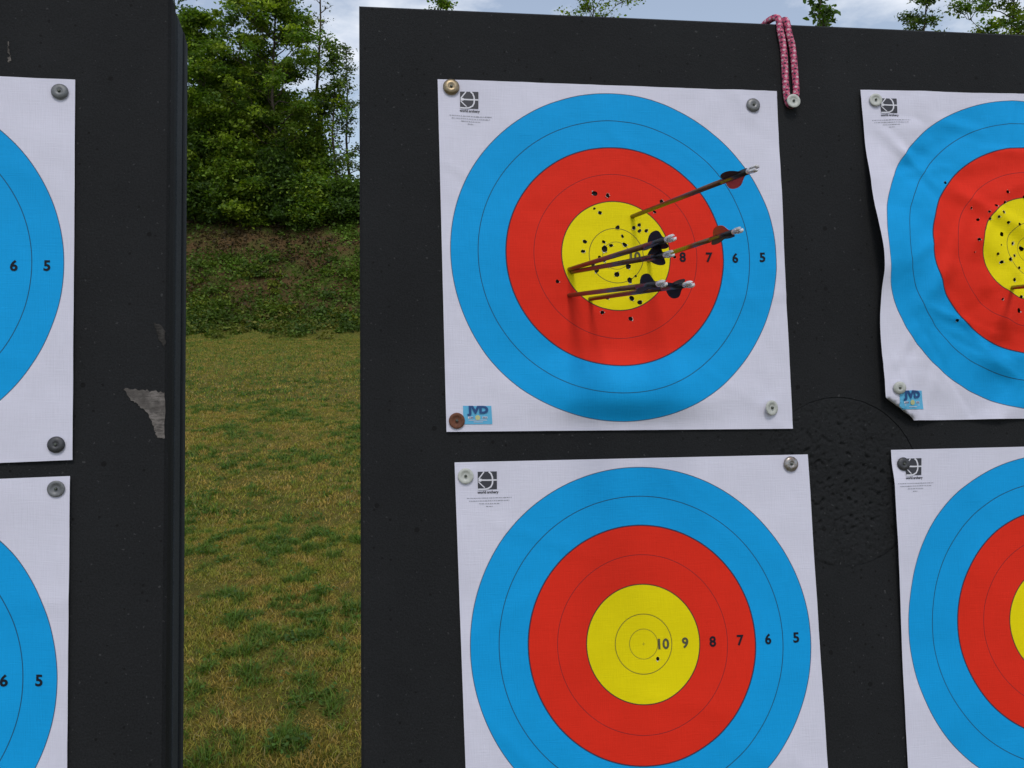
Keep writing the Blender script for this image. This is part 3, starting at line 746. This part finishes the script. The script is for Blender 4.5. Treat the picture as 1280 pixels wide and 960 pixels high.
def bank_mat():
    t = NT('bank_earth_and_litter'); c = t.coord()
    a = t.noise(c, .9, 5, .65); b = t.noise(c, 14, 4, .7)
    col = t.mix(t.ramp(a, .45, .60), (.088, .054, .024), (.060, .075, .016))
    col = t.mix(t.ramp(t.noise(c, 5, 4, .6), .60, .75), col, (.085, .058, .026))
    sz = t.n.new('ShaderNodeSeparateXYZ'); t.l.new(c, sz.inputs[0])
    foot = t.ramp(t.math('ADD', sz.outputs[2], t.math('MULTIPLY', t.noise(c, 1.6, 4, .6), 1.1)), 1.25, .65)
    col = t.mix(foot, col, (.115, .115, .022))
    col = t.mix(1.0, col, t.math('MULTIPLY_ADD', b, 1.0, .6), 'MULTIPLY')
    t.set(Base_Color=col, Roughness=.95); t.b.inputs['Specular IOR Level'].default_value = .1; t.bump(b, .8, .06); return t.m
bx = [-90+6*i for i in range(11)]+[round(-28+.3*i, 2) for i in range(190)]+[30+6*i for i in range(11)]
by = [30.4+.3*i for i in range(42)]+[44, 48, 54, 62, 70]
V = [(x, y, bank_z(x, y) if y < 60 else bank_z(x, 55)*max(-.01, (70-y)/15)) for y in by for x in bx]
n = len(bx); F = [(j*n+i, j*n+i+1, (j+1)*n+i+1, (j+1)*n+i) for j in range(len(by)-1) for i in range(n-1)]
tag(mesh_obj('embankment', V, F, bank_mat(), None, True), kind='structure')

# ------------------------------------------------------------------ foliage
def leaf_mat(name, rough=.55, trans=.35):
    t = NT(name); a = t.n.new('ShaderNodeVertexColor'); a.layer_name = 'tint'
    t.set(Base_Color=a.outputs[0], Roughness=rough); t.b.inputs['Specular IOR Level'].default_value = .25
    tr = t.n.new('ShaderNodeBsdfTranslucent'); t.l.new(t.mix(1.0, a.outputs[0], (1.3, 1.5, .5), 'MULTIPLY'), tr.inputs['Color'])
    ms = t.n.new('ShaderNodeMixShader'); ms.inputs[0].default_value = trans
    t.l.new(t.b.outputs[0], ms.inputs[1]); t.l.new(tr.outputs[0], ms.inputs[2]); t.l.new(ms.outputs[0], t.out.inputs['Surface']); return t.m
LEAF = leaf_mat('tree_leaves'); GRASS = leaf_mat('grass_blades', .6, .25)
BARK = plain('grey_brown_bark', (.075, .058, .042), .9, var=.4, scale=8)
def leaves(centres, size, rng, tints, flat=.5):
    """bent two-quad leaves: 6 verts, 2 quads each"""
    n = len(centres)
    d = rng.normal(size=(n, 3)); d[:, 2] *= .5; d /= np.linalg.norm(d, axis=1)[:, None]
    nn = rng.normal(size=(n, 3)); nn[:, 2] += flat*2; nn -= d*(nn*d).sum(1)[:, None]; nn /= np.linalg.norm(nn, axis=1)[:, None]
    w = np.cross(d, nn); L = (size*rng.uniform(.45, 1.5, n))[:, None]; W = L*rng.uniform(.26, .40, n)[:, None]; droop = nn*L*.18
    a = centres; V = np.stack([a-w*W*.35, a+w*W*.35, a+d*L*.5-w*W+droop*.3, a+d*L*.5+w*W+droop*.3, a+d*L-w*W*.25-droop, a+d*L+w*W*.25-droop], 1).reshape(-1, 3)
    b = np.arange(n)[:, None]*6
    F = np.concatenate([b+np.array([[0, 1, 3, 2]]), b+np.array([[2, 3, 5, 4]])], 0)
    return V, F, np.repeat(tints, 6, 0)
def tree(base, height, crown_r, first, limbs, per, leaf0, cols, label, seed, name='tree', profile='round', clump=.55, gap=0.0, group='trees along the bank top', lean=0.0):
    rng = np.random.default_rng(seed); base = Vector(base); leaf = leaf0*.66; per = int(per*1.9)+1
    root = empty(name, Matrix.Translation(base)); tag(root, label, 'shrub' if name == 'shrub' else 'tree', group)
    r0 = height*.009+.018
    tp = []
    for i in range(9):
        f = i/8; tp.append(Vector((lean*f*height+.12*noise.noise(Vector((f*3, seed, 0)))*height*.25, .1*noise.noise(Vector((f*3, seed, 5)))*height*.25, f*height-.15*(i == 0))))
    tp[0].x = tp[0].y = 0
    V, F = tube(tp, [r0*(1-.9*i/8) for i in range(9)], 8); mesh_obj('trunk', V, F, BARK, root, True)
    LV, LF, cl = [], [], []
    for k in range(limbs):
        f = first+(1-first)*(k+rng.uniform(0, 1))/limbs; f = min(f, .98)
        i = min(7, int(f*8)); o = tp[i].lerp(tp[i+1], f*8-i)
        q = (f-first)/(1-first)
        pr = {'round': math.sin(math.pi*min(1, .18+.82*q))**.7 if q < .95 else .3, 'tall': (1-q)**.6*.9+.12, 'bush': (1-q*.75)}[profile]
        R_ = crown_r*max(.12, pr)*rng.uniform(.7, 1.2)
        az = k*2.4+rng.uniform(-.5, .5); el = rng.uniform(.1, .65)+.5*q*(profile != 'bush')
        d = Vector((math.cos(az)*math.cos(el), math.sin(az)*math.cos(el), math.sin(el)))
        pts = [o]
        for j in range(1, 5):
            pts.append(o+d*R_*j/4+Vector((0, 0, -.10*R_*(j/4)**2))+Vector(rng.normal(size=3))*.05*R_)
        v, fc = tube(pts, [max(.006, r0*.42*(1-f*.6)*(1-.85*j/4)) for j in range(5)], 5)
        LF += [tuple(x+len(LV) for x in t_) for t_ in fc]; LV += v
        for j in range(int(rng.integers(4, 8))):
            t_ = rng.uniform(.3, 1); a = pts[int(t_*3.99)].lerp(pts[int(t_*3.99)+1], t_*3.99-int(t_*3.99))
            dd = (d+Vector(rng.normal(size=3))*.75).normalized(); dd.z = dd.z*.6+.08
            e = a+dd*R_*rng.uniform(.22, .5)
            v, fc = tube([a, a.lerp(e, .5)+Vector((0, 0, .04*R_)), e], [max(.006, r0*.14), max(.005, r0*.09), .003], 4)
            LF += [tuple(x+len(LV) for x in t2) for t2 in fc]; LV += v
            if rng.random() > gap: cl += [e]
            if rng.random() > gap+.15: cl += [a.lerp(e, .55)]
    mesh_obj('limbs', LV, LF, BARK, root, True)
    C = np.array([tuple(c) for c in cl]); n = len(C)
    idx = np.repeat(np.arange(n), per); rad_ = clump*rng.uniform(.55, 1.3, n)
    off = rng.normal(size=(n*per, 3))*.5*rad_[idx][:, None]; off[:, 2] *= .55
    P = C[idx]+off
    base_c = np.array(cols)[rng.integers(0, len(cols), n)]*rng.uniform(.75, 1.25, (n, 1))
    tint = base_c[idx]*rng.uniform(.6, 1.45, (n*per, 1))*1.5
    v, f, c = leaves(P, leaf, rng, tint)
    np_mesh('crown', v, f, LEAF, root, c)
    return root
GREEN = [(.085, .140, .010), (.062, .112, .010), (.115, .160, .012), (.050, .092, .012)]
LIME = [(.140, .185, .012), (.105, .150, .012), (.075, .12, .012)]
DARKG = [(.042, .078, .012), (.055, .095, .010), (.034, .064, .012)]
GREY = [(.050, .075, .030), (.040, .065, .022), (.070, .090, .030)]
def stand(px, Y): x = (px-640)/FPX*Y; return (x, Y, bank_z(x, Y)-.05)
tree(stand(352, 42.0), 12.6, 3.1, .12, 62, 42, .20, GREEN+LIME, 'broad green tree reaching highest in the gap between the butts', 1, clump=.48, gap=.08)
tree(stand(262, 41.4), 9.6, 2.3, .10, 34, 56, .20, GREEN, 'shorter tree with ragged top beside the left butt', 2, clump=.55, gap=.12)
tree(stand(232, 44.5), 13.0, 2.2, .3, 22, 26, .20, DARKG, 'loose-crowned tree showing above the corner of the left butt', 15, clump=.5, gap=.25)
tree(stand(424, 42.6), 9.0, 1.3, .10, 26, 13, .18, GREEN+GREY, 'slender thinly leaved tree close to the left edge of the right butt', 3, profile='tall', clump=.45, gap=.25)
tree(stand(408, 44.5), 14.0, 1.3, .25, 30, 3, .14, GREY, 'nearly bare twiggy tree behind the slender tree', 4, profile='tall', clump=.4, gap=.55)
tree(stand(440, 45.0), 9.5, 1.1, .12, 26, 8, .16, GREY, 'thin pale tree half hidden by the left edge of the right butt', 16, profile='tall', clump=.4, gap=.35)
tree(stand(556, 43.5), 12.0, 1.6, .3, 22, 24, .18, GREEN, 'tree whose tip just shows above the left part of the right butt', 5, profile='tall', clump=.4, gap=.2)
tree(stand(735, 43.0), 12.3, 2.4, .3, 26, 11, .19, LIME, 'light green tree top above the sheet with six arrows', 6, clump=.45, gap=.3)
tree(stand(1012, 41.5), 12.4, 1.5, .3, 26, 4, .34, DARKG, 'tree top with separate dark leaves beside the pink cord', 7, profile='tall', clump=.40, gap=.2)
tree(stand(1136, 43.5), 12.8, 1.7, .3, 30, 15, .19, GREEN+GREY, 'small fine-leaved tree top left of the rightmost tree', 8, profile='tall', clump=.40, gap=.1)
tree(stand(1240, 42.5), 13.4, 2.7, .3, 34, 34, .20, LIME+GREEN, 'rightmost tree top above the right butt', 9, clump=.42, gap=.25)
tree(stand(292, 45.5), 8.2, 2.5, .05, 36, 60, .22, GREEN, 'green tree filling the gap behind the ragged-topped tree', 51, clump=.62)
tree(stand(340, 46.2), 8.4, 2.4, .05, 38, 60, .22, DARKG+GREEN, 'dark tree close behind the broad tree', 52, clump=.65)
sh = [(250, 41.0, 3.6, 1.7, DARKG, 'dark shrub at the foot of the trees beside the left butt'), (306, 40.6, 3.6, 1.7, GREEN+LIME, 'leafy shrub left of the broad tree on the bank'),
      (352, 40.9, 3.4, 1.7, DARKG, 'dark shrub below the broad tree'), (398, 40.8, 2.0, 1.4, GREEN, 'shrub under the slender tree on the bank'), (440, 41.2, 2.0, 1.3, DARKG, 'shrub at the left edge of the right butt'),
      (275, 41.6, 6.2, 2.0, GREEN+LIME, 'tall shrub behind the dark shrub beside the left butt'), (330, 42.4, 7.0, 2.2, GREEN+LIME, 'tall shrub at the left of the broad trunk'), (388, 42.4, 4.2, 1.4, GREEN+LIME, 'tall shrub behind the slender tree')]
sh += [(238, 44.6, 4.0, 1.9, DARKG, 'low dark shrub deepest behind the left butt edge'), (300, 44.8, 4.0, 2.0, DARKG, 'low dark shrub deepest left of the broad tree'), (366, 45.0, 3.0, 1.8, DARKG, 'low dark shrub deepest right of the broad tree'), (432, 45.2, 1.7, 1.4, DARKG, 'low dark shrub deepest by the right butt edge')]
for k, (px, Y, h, r, c, lab) in enumerate(sh):
    tree(stand(px, Y), h, r, .0, 26, 52, .20, c, lab, 30+k, 'shrub', 'bush', .55, group='shrubs on the bank')

# weeds and grass on the bank
rng = np.random.default_rng(77)
def scatter_bank(n):
    out, tint = [], []
    while len(out) < n:
        x, y = rng.uniform(-26, 3), rng.uniform(BASE_Y-.3, TOP_Y+4)
        q = noise.noise(Vector((x*.45, y*.7, 40)))+.5*noise.noise(Vector((x*1.4, y*1.4, 41)))
        low = 1-(y-BASE_Y)/(TOP_Y-BASE_Y)
        litter = q+.9*low-.26 < rng.uniform(-.2, .3)
        if litter and rng.random() < .35: continue
        k = rng.integers(8, 20); rr = rng.uniform(.1, .32); c = np.array((.070, .120, .013))*(1+.9*max(0, q))*rng.uniform(.75, 1.3)
        if q < 0 and rng.random() < .5: c = np.array((.075, .070, .022))*rng.uniform(.7, 1.2)
        if litter: c = np.array(((.075, .046, .018), (.095, .066, .030), (.050, .036, .014))[rng.integers(0, 3)])*rng.uniform(.6, 1.2)
        p = rng.normal(size=(k, 3))*np.array((rr, rr, .02 if litter else rr*.5)); z = bank_z(x, y)-(.05 if litter else 0)+.65*(p[:, 1]-0)*(y < TOP_Y)
        p[:, 0] += x; p[:, 1] += y; p[:, 2] += z+.08; out += list(p); tint += [c*rng.uniform(.7, 1.3) for _ in range(k)]
    return np.array(out), np.array(tint)
def big_weeds(n):
    out, tint = [], []
    for _ in range(n):
        y = BASE_Y+abs(rng.normal())*2.0; x = rng.uniform(-26, 2)
        if noise.noise(Vector((x*.5, y*.8, 44))) < -.05 or y > TOP_Y: continue
        k = int(rng.integers(90, 260)); rr = rng.uniform(.2, .55); c = np.array(((.075, .125, .012), (.10, .15, .012), (.14, .165, .016), (.055, .10, .014))[rng.integers(0, 4)])
        p = rng.normal(size=(k, 3))*np.array((rr*.6, rr*.6, rr*.32)); p[:, 2] = np.abs(p[:, 2]); p += np.array((x, y, bank_z(x, y)))
        out += list(p); tint += [c*rng.uniform(.65, 1.35) for _ in range(k)]
    return np.array(out), np.array(tint)
def foot_tufts(n):
    out, tint = [], []
    for _ in range(n):
        x = rng.uniform(-20, 0); g = noise.noise(Vector((x*.9, 3, 70)))
        y = BASE_Y+.8-abs(rng.normal())*3.0*(.5+.9*max(0, g)); rr = rng.uniform(.05, .24)*(1+2.2*max(0, g)); k = int(60+500*rr)
        c = np.array(((.075, .125, .014), (.12, .145, .020), (.16, .155, .028), (.055, .095, .014))[rng.integers(0, 4)])
        p = rng.normal(size=(k, 3))*np.array((rr, rr, rr*.6)); p[:, 2] = np.abs(p[:, 2]); p += np.array((x, y, max(0, bank_z(x, y))-.02))
        out += list(p); tint += [c*rng.uniform(.65, 1.35) for _ in range(k)]
    return np.array(out), np.array(tint)
P, Tn = scatter_bank(80000); P2, T2 = big_weeds(420); P3, T3 = foot_tufts(330); P2 = np.concatenate([P2, P3]); T2 = np.concatenate([T2, T3]); P = np.concatenate([P, P2]); Tn = np.concatenate([Tn, T2])
v, f, c = leaves(P, .11, rng, Tn, .1)
tag(np_mesh('bank_weeds', v, f, GRASS, None, c), 'low green weeds growing over the earth bank', 'weeds', kind='stuff')

# ------------------------------------------------------------------ grass in front of the bank
def lush(x, y):
    return .42*noise.noise(Vector((x*1.5, y*1.1, 60)))+.75*noise.noise(Vector((x*8.5, y*5.5, 61)))+.5*noise.noise(Vector((x*16, y*12, 62)))-.03
def blades(y0, y1, n, hgt, wid, seed):
    rng = np.random.default_rng(seed); B, H, C = [], [], []
    while len(B) < n:
        y = math.sqrt(rng.uniform(y0*y0, y1*y1)); x = rng.uniform(-.46*y-.25, -.12*y+.25)
        g = lush(x, y); fade = min(1, y/14)
        u = rng.random()
        if g > .16:
            h = hgt*(.8+1.5*min(1, (g-.16)*2.0))*rng.uniform(.6, 1.3); c = np.array((.082, .145, .017))*rng.uniform(.6, 1.6)
            if u < .15: c = np.array((.19, .20, .03))
        else:
            h = hgt*rng.uniform(.45, 1.0); m = smooth(-.60, .05, g+rng.normal()*.15-.9*max(0, noise.noise(Vector((x*2.4, y*1.7, 80)))-.08))
            c = np.array((.39, .265, .060))*(1-m)+np.array((.225, .235, .026))*m; c = c*rng.uniform(.55, 1.35)
            if u < .05: c = np.array((.34, .27, .12))
        B.append((x, y, (gz(x, y) if y < 30.5 else max(gz(x, y), bank_z(x, y)))-.004)); H.append(h); C.append(c)
    B = np.array(B); H = np.array(H)[:, None]; C = np.array(C)
    a = rng.uniform(0, 6.283, n); s = np.stack([np.cos(a), np.sin(a), 0*a], 1)*wid*rng.uniform(.6, 1.4, (n, 1))
    b = a+rng.uniform(.8, 2.3, n); ln = np.stack([np.cos(b), np.sin(b), 0*b], 1)*H*rng.uniform(.2, 1.25, (n, 1)); upv = np.array([[0, 0, 1.]])*H*rng.uniform(.45, 1, (n, 1))
    V = np.stack([B-s, B+s, B+upv*.62+ln*.35-s*.8, B+upv*.62+ln*.35+s*.8, B+upv+ln-s*.1, B+upv+ln+s*.1], 1).reshape(-1, 3)
    i = np.arange(n)[:, None]*6
    return V, np.concatenate([i+np.array([[0, 1, 3, 2]]), i+np.array([[2, 3, 5, 4]])], 0), np.repeat(C, 6, 0)
parts = [blades(2.2, 5.5, 130000, .028, .0018, 1), blades(5.5, 12, 100000, .036, .0030, 2), blades(12, 35.2, 110000, .048, .0065, 3)]
Vg, Fg, Cg, o_ = [], [], [], 0
for v, f, c in parts: Vg.append(v); Fg.append(f+o_); Cg.append(c); o_ += len(v)
tag(np_mesh('grass', np.concatenate(Vg), np.concatenate(Fg), GRASS, None, np.concatenate(Cg)), 'patchy mown grass with dry straw between the butts and the bank', 'grass', kind='stuff')
# broad-leaved clumps in the lawn
rng = np.random.default_rng(5); P, Tn = [], []
while len(P) < 18000:
    y = math.sqrt(rng.uniform(2.2**2, 16**2)); x = rng.uniform(-.5*y-.3, -.08*y+.3)
    if lush(x, y) < .30: continue
    k = int(rng.integers(6, 14)); c = np.array((.055, .11, .018))*rng.uniform(.8, 1.5)
    p = rng.normal(size=(k, 3))*np.array((.035, .035, .008)); p += np.array((x, y, gz(x, y)+.018)); P += list(p); Tn += [c*rng.uniform(.7, 1.3) for _ in range(k)]
v, f, c = leaves(np.array(P), .017, rng, np.array(Tn), .3)
tag(np_mesh('clover', v, f, GRASS, None, c), 'dark green broad-leaved clumps in the mown grass', 'plants', kind='stuff')
